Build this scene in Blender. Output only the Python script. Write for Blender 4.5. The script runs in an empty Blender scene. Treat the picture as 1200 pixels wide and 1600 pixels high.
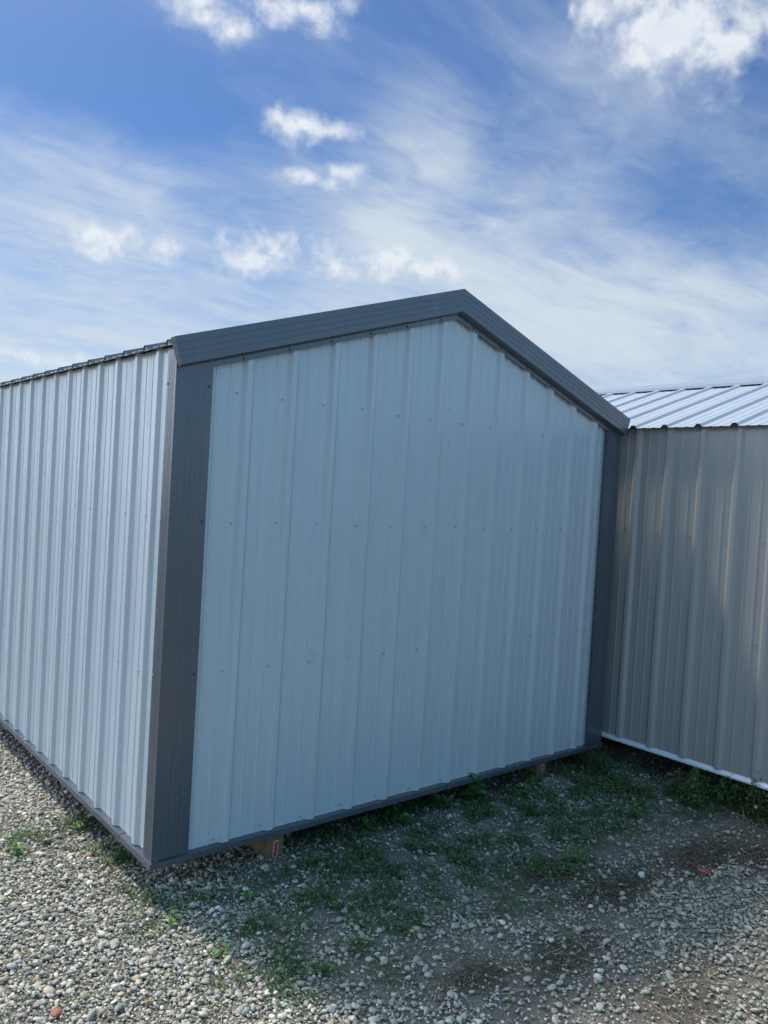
import bpy, bmesh, math, random
import numpy as np
from mathutils import Vector, Matrix

random.seed(7)
RNG = np.random.default_rng(11)
scene = bpy.context.scene
COL = scene.collection

# ------------------------------------------------------------------ camera
CAM = Vector((-1.404, -3.0391, 1.5839))
FWD = Vector((0.64061607, 0.7673856, -0.02702583))
RGT = Vector((0.76735837, -0.63852606, 0.05869936))
UPV = Vector((-0.02778835, 0.05834224, 0.99790981))
cd = bpy.data.cameras.new('camera')
cam = bpy.data.objects.new('camera', cd)
COL.objects.link(cam)
cam.matrix_world = Matrix(((RGT.x, UPV.x, -FWD.x, CAM.x), (RGT.y, UPV.y, -FWD.y, CAM.y),
                           (RGT.z, UPV.z, -FWD.z, CAM.z), (0, 0, 0, 1)))
cd.sensor_fit = 'VERTICAL'
cd.sensor_height = 36.0
cd.lens = 27.71
cd.clip_start = 0.05
cd.clip_end = 3000
scene.camera = cam

# ------------------------------------------------------------------ sun and exposure
SUN_DIR = Vector((-1.0, 4.4, 7.8)).normalized()      # towards the sun
ELEV = math.asin(SUN_DIR.z)
AZ = math.atan2(SUN_DIR.x, SUN_DIR.y)
sl = bpy.data.lights.new('sun', 'SUN')
sl.energy = 3.3
sl.angle = math.radians(4.5)
sl.color = (1.0, 0.95, 0.88)
so = bpy.data.objects.new('sun', sl)
COL.objects.link(so)
so.rotation_euler = SUN_DIR.to_track_quat('Z', 'Y').to_euler()
so.location = (0, 0, 20)
scene.view_settings.view_transform = 'Standard'
scene.view_settings.look = 'None'
scene.view_settings.gamma = 1
scene.view_settings.exposure = 0.0

# ------------------------------------------------------------------ world
world = bpy.data.worlds.new('World')
scene.world = world
world.use_nodes = True
nt = world.node_tree
nt.nodes.clear()
N = nt.nodes


def nd(tree, t, **kw):
    n = tree.nodes.new(t)
    for k, v in kw.items():
        setattr(n, k, v)
    return n


def wmath(op, a, b=None, c=None, clamp=False, tree=None):
    tree = tree or nt
    n = tree.nodes.new('ShaderNodeMath')
    n.operation = op
    n.use_clamp = clamp
    for i, v in enumerate((a, b, c)):
        if v is None:
            continue
        if isinstance(v, (int, float)):
            n.inputs[i].default_value = v
        else:
            tree.links.new(v, n.inputs[i])
    return n.outputs[0]


def wvec(op, a, b=None, tree=None, scale=None):
    tree = tree or nt
    n = tree.nodes.new('ShaderNodeVectorMath')
    n.operation = op
    for i, v in enumerate((a, b)):
        if v is None:
            continue
        if isinstance(v, (tuple, list, Vector)):
            n.inputs[i].default_value = tuple(v)
        else:
            tree.links.new(v, n.inputs[i])
    if scale is not None:
        n.inputs['Scale'].default_value = scale
    return n.outputs['Value'] if op in ('DOT_PRODUCT', 'LENGTH') else n.outputs['Vector']


def smooth(v, a, b, lo=0.0, hi=1.0, tree=None):
    tree = tree or nt
    n = tree.nodes.new('ShaderNodeMapRange')
    n.interpolation_type = 'SMOOTHSTEP'
    tree.links.new(v, n.inputs['Value'])
    n.inputs['From Min'].default_value = a
    n.inputs['From Max'].default_value = b
    n.inputs['To Min'].default_value = lo
    n.inputs['To Max'].default_value = hi
    return n.outputs['Result']


def noise(vec, scale, detail=6, rough=0.55, dist=0.0, tree=None):
    tree = tree or nt
    n = tree.nodes.new('ShaderNodeTexNoise')
    tree.links.new(vec, n.inputs['Vector'])
    n.inputs['Scale'].default_value = scale
    n.inputs['Detail'].default_value = detail
    n.inputs['Roughness'].default_value = rough
    n.inputs['Distortion'].default_value = dist
    return n


def mixc(f, a, b, tree=None, blend='MIX'):
    tree = tree or nt
    n = tree.nodes.new('ShaderNodeMix')
    n.data_type = 'RGBA'
    n.blend_type = blend
    for s, v in ((n.inputs['Factor'], f), (n.inputs['A'], a), (n.inputs['B'], b)):
        if isinstance(v, (int, float)):
            s.default_value = v
        elif isinstance(v, (tuple, list)):
            s.default_value = tuple(v) + ((1,) if len(v) == 3 else ())
        else:
            tree.links.new(v, s)
    return n.outputs['Result']


SKY_STRENGTH = 0.10
sky = nd(nt, 'ShaderNodeTexSky', sky_type='NISHITA')
sky.sun_disc = False
sky.sun_elevation = ELEV
sky.sun_rotation = AZ
sky.altitude = 200
sky.air_density = 1.0
sky.dust_density = 0.5
sky.ozone_density = 3.0
tc = nd(nt, 'ShaderNodeTexCoord')
D = tc.outputs['Generated']
sep = nd(nt, 'ShaderNodeSeparateXYZ')
nt.links.new(D, sep.inputs[0])
DZ = sep.outputs['Z']

# cirrus veil: streaky noise on a plane high above, thicker towards the horizon
den = wmath('ADD', DZ, 0.12)
pl = nd(nt, 'ShaderNodeCombineXYZ')
nt.links.new(wmath('DIVIDE', sep.outputs['X'], den), pl.inputs[0])
nt.links.new(wmath('DIVIDE', sep.outputs['Y'], den), pl.inputs[1])
mp = nd(nt, 'ShaderNodeMapping')
nt.links.new(pl.outputs[0], mp.inputs['Vector'])
mp.inputs['Rotation'].default_value = (0, 0, math.radians(38))
warp = noise(pl.outputs[0], 1.1, 3, 0.5, 0.0)
wv_ = wvec('SCALE', wvec('SUBTRACT', warp.outputs['Color'], (0.5, 0.5, 0.5)), scale=0.5)
mp.inputs['Scale'].default_value = (0.8, 1.35, 1.0)
n1 = noise(wvec('ADD', mp.outputs[0], wv_), 1.5, 9, 0.52, 0.4)
mp2 = nd(nt, 'ShaderNodeMapping')
nt.links.new(pl.outputs[0], mp2.inputs['Vector'])
mp2.inputs['Rotation'].default_value = (0, 0, math.radians(75))
mp2.inputs['Scale'].default_value = (0.7, 2.0, 1.0)
n2 = noise(wvec('ADD', mp2.outputs[0], wv_), 2.8, 10, 0.58, 0.6)


def ellipse(c, a, b, rot=0.0):
    c = Vector(c).normalized()
    r = c.cross(Vector((0, 0, 1))).normalized()
    u = r.cross(c).normalized()
    r2 = r * math.cos(rot) + u * math.sin(rot)
    u2 = u * math.cos(rot) - r * math.sin(rot)
    x = wvec('DOT_PRODUCT', D, r2 / a)
    y = wvec('DOT_PRODUCT', D, u2 / b)
    q = wmath('ADD', wmath('MULTIPLY', x, x), wmath('MULTIPLY', y, y))
    return wmath('SUBTRACT', 1.0, wmath('SQRT', q)), wmath('MULTIPLY', y, 1.0)


# broad places where the veil is thick (positive) or the blue shows (negative)
VEIL = [((0.602, 0.71, 0.365), 0.10, 0.22, -0.35, 0.34), ((0.736, 0.513, 0.442), 0.26, 0.12, -0.5, 0.26),
        ((0.685, 0.678, 0.266), 0.30, 0.16, 0.0, 0.30), ((0.30, 0.90, 0.30), 0.16, 0.12, 0.0, 0.22),
        ((0.80, 0.52, 0.23), 0.26, 0.11, 0.3, 0.30),
        ((0.27, 0.87, 0.43), 0.26, 0.11, -0.2, -0.52), ((0.816, 0.461, 0.34), 0.16, 0.10, -0.6, -0.34),
        ((0.62, 0.60, 0.50), 0.10, 0.08, 0.2, -0.1)]
veil = None
for c, a, b, rot, s in VEIL:
    e, _ = ellipse(c, a, b, rot)
    t = wmath('MULTIPLY', smooth(e, 0.0, 0.9), s)
    veil = t if veil is None else wmath('ADD', veil, t)
veil = wmath('MULTIPLY', veil, wmath('ADD', wmath('MULTIPLY', n2.outputs['Fac'], 1.8), 0.10))
low = smooth(DZ, 0.02, 0.60, 1.0, 0.0)
low = wmath('POWER', low, 1.25)
n3 = noise(wvec('ADD', mp.outputs[0], wv_), 9.0, 10, 0.62, 0.5)
st = wmath('ADD', wmath('MULTIPLY', wmath('SUBTRACT', n3.outputs['Fac'], 0.5), 0.80), wmath('ADD', wmath('MULTIPLY', wmath('SUBTRACT', n1.outputs['Fac'], 0.5), 1.5),
           wmath('MULTIPLY', wmath('SUBTRACT', n2.outputs['Fac'], 0.5), 0.9)))
cir = wmath('ADD', wmath('ADD', wmath('MULTIPLY', low, 0.86), veil), wmath('MULTIPLY', st, 0.62))
cir = smooth(cir, -0.15, 1.12, 0.0, 0.94)

# small fair-weather cumulus
CUM = [(0.3729, 0.789, 0.4884, 0.034, 0.021), (0.3998, 0.7794, 0.4823, 0.026, 0.0195), (0.4546, 0.7317, 0.5078, 0.054, 0.019),
       (0.495, 0.7009, 0.5135, 0.022, 0.012), (0.3587, 0.7907, 0.4962, 0.038, 0.0134), (0.4943, 0.768, 0.4073, 0.040, 0.0189),
       (0.5131, 0.7567, 0.405, 0.0292, 0.0131), (0.5145, 0.7796, 0.3572, 0.0335, 0.0087), (0.5363, 0.7599, 0.3674, 0.0261, 0.0104),
       (0.3228, 0.9083, 0.2659, 0.0364, 0.0189), (0.3922, 0.8794, 0.2698, 0.0284, 0.0164), (0.4936, 0.8224, 0.283, 0.0595, 0.0173),
       (0.4772, 0.8373, 0.2668, 0.0344, 0.0153), (0.6023, 0.7492, 0.2755, 0.0581, 0.018), (0.5719, 0.7781, 0.2599, 0.0427, 0.0134),
       (0.639, 0.72, 0.2708, 0.0349, 0.0124), (0.7381, 0.4581, 0.4953, 0.0724, 0.0362), (0.7666, 0.4304, 0.4764, 0.0558, 0.0361),
       (0.6924, 0.5052, 0.5151, 0.0398, 0.0186), (0.7727, 0.3953, 0.4966, 0.0482, 0.0349), (0.666, 0.5396, 0.5151, 0.0064, 0.0091),
       (0.2695, 0.9547, 0.1263, 0.0513, 0.0117), 
       (-0.45, 0.80, 0.40, 0.10, 0.04), (0.92, -0.1, 0.38, 0.12, 0.05), (-0.8, 0.1, 0.5, 0.12, 0.06), (-0.3, -0.8, 0.5, 0.15, 0.06)]
cn = noise(D, 24.0, 10, 0.55, 0.12)
cn2 = noise(D, 9.0, 5, 0.55, 0.2)
cum = None
top = None
for c0, c1, c2, a, b in CUM:
    if c2 > 0.48 and c0 < 0.52:
        a *= 0.82; b *= 0.82
    elif 0.2 < c2 < 0.3:
        a *= 1.12
    e, y = ellipse((c0, c1, c2), a * 1.42, b * 1.42)
    if cum is None:
        cum = e
    else:
        n = nd(nt, 'ShaderNodeMath', operation='SMOOTH_MAX')
        nt.links.new(cum, n.inputs[0]); nt.links.new(e, n.inputs[1]); n.inputs[2].default_value = 0.12
        cum = n.outputs[0]
cv = wmath('ADD', cum, wmath('MULTIPLY', wmath('SUBTRACT', cn.outputs['Fac'], 0.5), 2.5))
cv = wmath('ADD', cv, wmath('MULTIPLY', wmath('SUBTRACT', cn2.outputs['Fac'], 0.5), 0.9))
cmask = smooth(cv, -0.10, 1.05)
# thickness gives a greyer core
core = smooth(cv, 0.75, 1.6)
off = wvec('ADD', D, (0.0, 0.0, 0.012))
cn3 = noise(off, 24.0, 10, 0.55, 0.12)
shade = smooth(wmath('SUBTRACT', cn3.outputs['Fac'], cn.outputs['Fac']), -0.10, 0.14)
CW = 1.0 / SKY_STRENGTH
cloudcol = mixc(shade, tuple(v * CW for v in (0.86, 0.90, 0.95)), tuple(v * CW for v in (0.60, 0.68, 0.80)))
cloudcol = mixc(wmath('MULTIPLY', core, 0.35), cloudcol, tuple(v * CW for v in (0.62, 0.69, 0.80)))
tint = mixc(1.0, sky.outputs['Color'], (0.62, 0.86, 1.14), blend='MULTIPLY')
veilcol = tuple(v * CW for v in (0.66, 0.75, 0.83))
skyc = mixc(cir, tint, veilcol)
skyc = mixc(wmath('MULTIPLY', cmask, smooth(DZ, 0.15, 0.42, 0.78, 0.95)), skyc, cloudcol)
# blue fill added to the unseen sky opposite the sun, and the glow of thin cloud round the sun itself
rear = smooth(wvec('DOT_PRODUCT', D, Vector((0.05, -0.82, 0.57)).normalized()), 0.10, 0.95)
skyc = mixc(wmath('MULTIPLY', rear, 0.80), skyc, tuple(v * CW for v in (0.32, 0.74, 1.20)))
left_fill_mask, _ = ellipse((-0.76, 0.58, 0.26), 0.66, 0.42)  # bright patch added to the unseen sky at left, to brighten the left wall
left_fill = nd(nt, 'ShaderNodeVectorMath', operation='SCALE')
left_fill.inputs[0].default_value = tuple(v * CW for v in (5.0, 5.7, 6.6))
nt.links.new(smooth(left_fill_mask, 0.0, 0.9), left_fill.inputs['Scale'])
skyc = mixc(1.0, skyc, left_fill.outputs[0], blend='ADD')
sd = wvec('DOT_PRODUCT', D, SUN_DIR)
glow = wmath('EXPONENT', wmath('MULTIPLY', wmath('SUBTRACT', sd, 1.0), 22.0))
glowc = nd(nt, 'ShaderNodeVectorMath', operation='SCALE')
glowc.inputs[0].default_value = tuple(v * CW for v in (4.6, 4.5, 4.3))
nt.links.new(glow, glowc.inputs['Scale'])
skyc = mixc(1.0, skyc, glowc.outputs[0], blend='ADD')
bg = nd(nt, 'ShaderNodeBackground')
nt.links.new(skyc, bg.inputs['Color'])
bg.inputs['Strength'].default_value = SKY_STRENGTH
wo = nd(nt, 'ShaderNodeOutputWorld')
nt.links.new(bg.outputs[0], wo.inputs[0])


# ------------------------------------------------------------------ materials
def newmat(name):
    m = bpy.data.materials.new(name)
    m.use_nodes = True
    t = m.node_tree
    b = t.nodes['Principled BSDF']
    return m, t, b


def metal_paint(name, col, rough=0.38, spec=0.5, metallic=0.0, axis='Z', dirt=0.10, dirtcol=(0.30, 0.28, 0.24), lift=0.0, bump=0.012):
    """painted sheet steel: slow oil-canning waves, faint rain streaks and dust"""
    m, t, b = newmat(name)
    co = nd(t, 'ShaderNodeTexCoord').outputs['Object']
    mp = nd(t, 'ShaderNodeMapping')
    t.links.new(co, mp.inputs['Vector'])
    s = {'Z': (14, 14, 0.5), 'X': (0.5, 14, 0.5), 'Y': (14, 0.5, 14)}[axis]
    mp.inputs['Scale'].default_value = s
    st_ = noise(mp.outputs[0], 3.0, 6, 0.6, 0, tree=t)
    sp = noise(co, 2.2, 6, 0.6, 0.4, tree=t)
    f = wmath('MULTIPLY', smooth(st_.outputs['Fac'], 0.42, 0.75, tree=t), smooth(sp.outputs['Fac'], 0.35, 0.7, tree=t), tree=t)
    c = mixc(wmath('MULTIPLY', f, dirt, tree=t), col, dirtcol, tree=t)
    # fine specks
    fs = noise(co, 160, 2, 0.5, 0, tree=t)
    c = mixc(smooth(fs.outputs['Fac'], 0.70, 0.80, 0, 0.25, tree=t), c, dirtcol, tree=t)
    t.links.new(c, b.inputs['Base Color'])
    r = wmath('ADD', wmath('MULTIPLY', sp.outputs['Fac'], 0.16, tree=t), rough - 0.08, tree=t)
    t.links.new(r, b.inputs['Roughness'])
    b.inputs['Metallic'].default_value = metallic
    b.inputs['Specular IOR Level'].default_value = spec
    mp3 = nd(t, 'ShaderNodeMapping')
    t.links.new(co, mp3.inputs['Vector'])
    mp3.inputs['Scale'].default_value = {'Z': (9, 9, 1.1), 'X': (1.1, 9, 1.1), 'Y': (9, 1.1, 9)}[axis]
    wv = noise(mp3.outputs[0], 1.0, 2, 0.4, 0.3, tree=t)
    bp = nd(t, 'ShaderNodeBump')
    bp.inputs['Strength'].default_value = 0.6
    bp.inputs['Distance'].default_value = bump
    t.links.new(wv.outputs['Fac'], bp.inputs['Height'])
    t.links.new(bp.outputs[0], b.inputs['Normal'])
    return m


M = {}
M['panel'] = metal_paint('pale_grey_painted_steel', (0.435, 0.49, 0.52), 0.30, spec=0.8, dirt=0.22, bump=0.018)
M['char'] = metal_paint('charcoal_painted_steel', (0.064, 0.076, 0.094), 0.26, spec=0.9, dirt=0.12, bump=0.006)
M['charroof'] = metal_paint('charcoal_roof_steel', (0.16, 0.17, 0.19), 0.45, axis='X', dirt=0.15, bump=0.006)
M['taupe'] = metal_paint('taupe_painted_steel', (0.355, 0.350, 0.335), 0.34, dirt=0.12, bump=0.002)
M['galv'] = metal_paint('bare_galvalume_steel', (0.42, 0.45, 0.48), 0.5, metallic=0.3, axis='X', dirt=0.2, dirtcol=(0.45, 0.45, 0.45), bump=0.006)
M['cap'] = metal_paint('galvalume_ridge_cap', (0.24, 0.28, 0.33), 0.62, metallic=0.1, axis='Y', dirt=0.2, dirtcol=(0.4, 0.4, 0.4), bump=0.004)
M['galvtrim'] = metal_paint('galvalume_trim', (0.78, 0.80, 0.82), 0.3, metallic=0.15, axis='Y', dirt=0.15, bump=0.004)
M['foam'] = metal_paint('black_foam_closure', (0.02, 0.02, 0.022), 0.8, bump=0.002)
M['screw'] = metal_paint('painted_screw_head', (0.36, 0.41, 0.44), 0.35, metallic=0.3, bump=0.0005)
M['screwdark'] = metal_paint('charcoal_screw_head', (0.07, 0.07, 0.075), 0.35, metallic=0.2, bump=0.0005)
M['screwzinc'] = metal_paint('zinc_screw_head', (0.55, 0.57, 0.6), 0.3, metallic=0.8, bump=0.0005)


def plain(name, col, rough=0.7, var=0.25, scale=30, spec=0.3, bump=0.002, sss=0):
    m, t, b = newmat(name)
    co = nd(t, 'ShaderNodeTexCoord').outputs['Object']
    n = noise(co, scale, 5, 0.6, 0.2, tree=t)
    c = mixc(n.outputs['Fac'], tuple(v * (1 - var) for v in col), tuple(min(1, v * (1 + var)) for v in col), tree=t)
    t.links.new(c, b.inputs['Base Color'])
    b.inputs['Roughness'].default_value = rough
    b.inputs['Specular IOR Level'].default_value = spec
    bp = nd(t, 'ShaderNodeBump')
    bp.inputs['Distance'].default_value = bump
    t.links.new(n.outputs['Fac'], bp.inputs['Height'])
    t.links.new(bp.outputs[0], b.inputs['Normal'])
    return m


M['label_red'] = plain('red_label', (0.62, 0.03, 0.05), 0.5, 0.1)
M['label_white'] = plain('white_label_edge', (0.75, 0.72, 0.7), 0.5, 0.05)
M['scrap'] = plain('faded_red_plastic', (0.55, 0.05, 0.07), 0.5, 0.2)
M['mark'] = plain('dark_scuff', (0.03, 0.03, 0.03), 0.7, 0.2)


def wood_mat():
    m, t, b = newmat('treated_timber')
    co = nd(t, 'ShaderNodeTexCoord').outputs['Object']
    mp = nd(t, 'ShaderNodeMapping')
    t.links.new(co, mp.inputs['Vector'])
    mp.inputs['Scale'].default_value = (60, 3, 60)
    n = noise(mp.outputs[0], 1.0, 6, 0.6, 1.2, tree=t)
    n2_ = noise(co, 11, 4, 0.6, 0, tree=t)
    c = mixc(n.outputs['Fac'], (0.10, 0.072, 0.03), (0.27, 0.20, 0.095), tree=t)
    c = mixc(smooth(n2_.outputs['Fac'], 0.45, 0.7, 0, 0.5, tree=t), c, (0.10, 0.10, 0.06), tree=t)
    t.links.new(c, b.inputs['Base Color'])
    b.inputs['Roughness'].default_value = 0.8
    bp = nd(t, 'ShaderNodeBump')
    bp.inputs['Distance'].default_value = 0.003
    t.links.new(n.outputs['Fac'], bp.inputs['Height'])
    t.links.new(bp.outputs[0], b.inputs['Normal'])
    return m


M['wood'] = wood_mat()


def attr_mat(name, rough=0.75, spec=0.3, trans=0.0, nscale=0, var=0.3, bump=0.0):
    m, t, b = newmat(name)
    a = nd(t, 'ShaderNodeAttribute')
    a.attribute_name = 'col'
    c = a.outputs['Color']
    if nscale:
        co = nd(t, 'ShaderNodeTexCoord').outputs['Object']
        n = noise(co, nscale, 4, 0.65, 0.3, tree=t)
        g = smooth(n.outputs['Fac'], 0.25, 0.75, 1 - var, 1 + var, tree=t)
        vm = nd(t, 'ShaderNodeVectorMath', operation='SCALE')
        t.links.new(c, vm.inputs[0])
        t.links.new(g, vm.inputs['Scale'])
        c = vm.outputs[0]
        if bump:
            bp = nd(t, 'ShaderNodeBump')
            bp.inputs['Distance'].default_value = bump
            t.links.new(n.outputs['Fac'], bp.inputs['Height'])
            t.links.new(bp.outputs[0], b.inputs['Normal'])
    t.links.new(c, b.inputs['Base Color'])
    b.inputs['Roughness'].default_value = rough
    b.inputs['Specular IOR Level'].default_value = spec
    if trans:
        tr = nd(t, 'ShaderNodeBsdfTranslucent')
        t.links.new(c, tr.inputs['Color'])
        mx = nd(t, 'ShaderNodeMixShader')
        mx.inputs[0].default_value = trans
        t.links.new(b.outputs[0], mx.inputs[1])
        t.links.new(tr.outputs[0], mx.inputs[2])
        t.links.new(mx.outputs[0], t.nodes['Material Output'].inputs['Surface'])
    return m


M['stone'] = attr_mat('river_pebble_stone', 0.72, 0.35, nscale=220, var=0.28, bump=0.0006)
M['leaf'] = attr_mat('weed_leaf', 0.5, 0.4, trans=0.25)
M['straw'] = attr_mat('dry_straw', 0.7, 0.25)


def ground_mat():
    m, t, b = newmat('gravelly_dirt')
    co = nd(t, 'ShaderNodeTexCoord').outputs['Object']
    a = nd(t, 'ShaderNodeAttribute')
    a.attribute_name = 'col'
    n = noise(co, 14, 8, 0.7, 0.3, tree=t)
    nf = noise(co, 170, 4, 0.7, 0, tree=t)
    c = mixc(smooth(n.outputs['Fac'], 0.3, 0.7, tree=t), (0.15, 0.130, 0.10), (0.30, 0.265, 0.22), tree=t)
    c = mixc(a.outputs['Fac'], c, (0.065, 0.050, 0.036), tree=t)
    # grit
    vo = nd(t, 'ShaderNodeTexVoronoi')
    t.links.new(co, vo.inputs['Vector'])
    vo.inputs['Scale'].default_value = 95
    sepc = nd(t, 'ShaderNodeSeparateColor')
    t.links.new(vo.outputs['Color'], sepc.inputs[0])
    g = wmath('MULTIPLY', smooth(vo.outputs['Distance'], 0.25, 0.5, 1, 0, tree=t), smooth(sepc.outputs[0], 0.45, 0.6, tree=t), tree=t)
    gc = mixc(sepc.outputs[1], (0.14, 0.13, 0.12), (0.40, 0.37, 0.33), tree=t)
    c = mixc(wmath('MULTIPLY', g, 0.8, tree=t), c, gc, tree=t)
    c = mixc(smooth(nf.outputs['Fac'], 0.35, 0.7, 0, 0.4, tree=t), c, (0.04, 0.035, 0.03), tree=t)
    t.links.new(c, b.inputs['Base Color'])
    b.inputs['Roughness'].default_value = 0.95
    b.inputs['Specular IOR Level'].default_value = 0.15
    h = wmath('ADD', wmath('MULTIPLY', nf.outputs['Fac'], 0.5, tree=t), wmath('MULTIPLY', g, 0.6, tree=t), tree=t)
    bp = nd(t, 'ShaderNodeBump')
    bp.inputs['Distance'].default_value = 0.006
    t.links.new(h, bp.inputs['Height'])
    t.links.new(bp.outputs[0], b.inputs['Normal'])
    return m


M['ground'] = ground_mat()


# ------------------------------------------------------------------ helpers
def tag(o, label=None, cat=None, group=None, kind=None):
    if label: o['label'] = label
    if cat: o['category'] = cat
    if group: o['group'] = group
    if kind: o['kind'] = kind
    return o


def empty(name, loc=(0, 0, 0), rz=0.0):
    o = bpy.data.objects.new(name, None)
    o.empty_display_size = 0.2
    COL.objects.link(o)
    o.location = loc
    o.rotation_euler = (0, 0, rz)
    return o


def mesh_obj(name, verts, faces, mat, parent=None, smooth_=False):
    me = bpy.data.meshes.new(name)
    me.from_pydata([tuple(v) for v in verts], [], faces)
    me.update()
    bm = bmesh.new(); bm.from_mesh(me)
    bmesh.ops.recalc_face_normals(bm, faces=bm.faces)
    bm.to_mesh(me); bm.free()
    if smooth_:
        me.polygons.foreach_set('use_smooth', [True] * len(me.polygons))
    mats = mat if isinstance(mat, (list, tuple)) else [mat]
    for mm in mats:
        me.materials.append(mm)
    o = bpy.data.objects.new(name, me)
    COL.objects.link(o)
    if parent is not None:
        o.parent = parent
    return o


def rib_profile(u0, u1, c, pitch=0.2286, h=0.019, mh=0.003, hb=0.031):
    """(u, height) polyline of ribbed sheet between u0 and u1 with a major rib centred on c"""
    pts = []

    def corner(u, hh, ua, ha, ub, hb, r=0.0035, n=3):
        # rounded corner at (u,hh) between neighbours a and b
        A = Vector((ua - u, ha - hh)).normalized() * r
        B = Vector((ub - u, hb - hh)).normalized() * r
        out = []
        for i in range(n + 1):
            s = i / n
            p = (1 - s) ** 2 * A + s ** 2 * B
            out.append((u + p.x, hh + p.y))
        return out
    raw = []
    k0 = math.floor((u0 - c) / pitch) - 1
    k1 = math.ceil((u1 - c) / pitch) + 1
    for k in range(k0, k1 + 1):
        cc = c + k * pitch
        raw += [(cc - hb, 0, 1), (cc - .0125, h, 1), (cc + .0125, h, 1), (cc + hb, 0, 1)]
        for m_ in (cc + pitch / 3 + .004, cc + 2 * pitch / 3 - .004):
            raw += [(m_ - .009, 0, 0), (m_ - .0045, mh, 0), (m_ + .0045, mh, 0), (m_ + .009, 0, 0)]
    for i in range(1, len(raw) - 1):
        u, hh, rd = raw[i]
        if rd:
            pts += corner(u, hh, raw[i - 1][0], raw[i - 1][1], raw[i + 1][0], raw[i + 1][1])
        else:
            pts.append((u, hh))
    # clip
    out = []
    for i in range(len(pts) - 1):
        (a, ha), (b, hb) = pts[i], pts[i + 1]
        if b <= u0 or a >= u1:
            continue
        if a < u0:
            ha = ha + (hb - ha) * (u0 - a) / (b - a); a = u0
        if not out:
            out.append((a, ha))
        if b > u1:
            hb = ha + (hb - ha) * (u1 - a) / (b - a); b = u1
        out.append((b, hb))
    return out


def sheet(name, prof, place, v0, v1, mat, parent, vs=1, thick=0.0012):
    """ribbed sheet: place(u, h, v) -> xyz; v0/v1 may be functions of u; real sheet thickness"""
    V, F = [], []
    f0 = v0 if callable(v0) else (lambda u: v0)
    f1 = v1 if callable(v1) else (lambda u: v1)
    n = len(prof)
    for s in range(2):
        for (u, h) in prof:
            for j in range(vs + 1):
                v = f0(u) + (f1(u) - f0(u)) * j / vs
                V.append(place(u, h - s * thick, v))
    m = vs + 1
    for s in range(2):
        o = s * n * m
        for i in range(n - 1):
            for j in range(vs):
                F.append((o + i * m + j, o + (i + 1) * m + j, o + (i + 1) * m + j + 1, o + i * m + j + 1))
    o = n * m
    for i in range(n - 1):
        for j in (0, vs):
            F.append((i * m + j, (i + 1) * m + j, o + (i + 1) * m + j, o + i * m + j))
    for i in (0, n - 1):
        for j in range(vs):
            F.append((i * m + j, i * m + j + 1, o + i * m + j + 1, o + i * m + j))
    return mesh_obj(name, V, F, mat, parent)


def sweep(name, sections, mat, parent):
    """join closed cross-sections (lists of xyz, same count) into a capped solid"""
    V, F = [], []
    n = len(sections[0])
    for s in sections:
        V += s
    for k in range(len(sections) - 1):
        for i in range(n):
            j = (i + 1) % n
            F.append((k * n + i, k * n + j, (k + 1) * n + j, (k + 1) * n + i))
    F.append(tuple(range(n)))
    F.append(tuple(range((len(sections) - 1) * n, len(sections) * n)))
    return mesh_obj(name, V, F, mat, parent)


def grooved(a, b, fr, depth, outn, w=0.0022):
    """points from a to b (2D) with small raised beads at fractions fr, pushed along outn"""
    a = Vector(a); b = Vector(b); d = (b - a); L = d.length; d.normalize(); o = Vector(outn)
    pts = [a]
    for f in fr:
        c = a + d * L * f
        pts += [c - d * w, c - d * w * .4 + o * depth, c + d * w * .4 + o * depth, c + d * w]
    pts.append(b)
    return [(p.x, p.y) for p in pts]


def screw_mesh(name, mat):
    V, F = [], []

    def disc(r0, z0, r1, z1, n, rot=0):
        b = len(V)
        for r, z in ((r0, z0), (r1, z1)):
            for i in range(n):
                a = 2 * math.pi * i / n + rot
                V.append((r * math.cos(a), r * math.sin(a), z))
        for i in range(n):
            j = (i + 1) % n
            F.append((b + i, b + j, b + n + j, b + n + i))
        F.append(tuple(b + n + i for i in range(n)))
    disc(.0058, 0, .0053, .0018, 12)
    disc(.0038, .0018, .0034, .0055, 6, .3)
    me = bpy.data.meshes.new(name)
    me.from_pydata(V, [], F)
    me.materials.append(mat)
    return me


SCREW = {k: screw_mesh('screw', M[k]) for k in ('screw', 'screwdark', 'screwzinc')}


def put_screw(kind, parent, loc, normal):
    o = bpy.data.objects.new('screw', SCREW[kind])
    COL.objects.link(o)
    o.parent = parent
    o.location = loc
    q = Vector(normal).to_track_quat('Z', 'Y')
    q = q @ Matrix.Rotation(random.uniform(0, 6.28), 3, 'Z').to_quaternion()
    o.rotation_mode = 'QUATERNION'
    o.rotation_quaternion = q
    return o


PITCH = 0.3255
S = 0.2286


def box_faces(x0, x1, y0, y1, z0, z1):
    V = [(x, y, z) for x in (x0, x1) for y in (y0, y1) for z in (z0, z1)]
    F = [(0, 1, 3, 2), (4, 6, 7, 5), (0, 4, 5, 1), (2, 3, 7, 6), (0, 2, 6, 4), (1, 5, 7, 3)]
    return V, F


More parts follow.
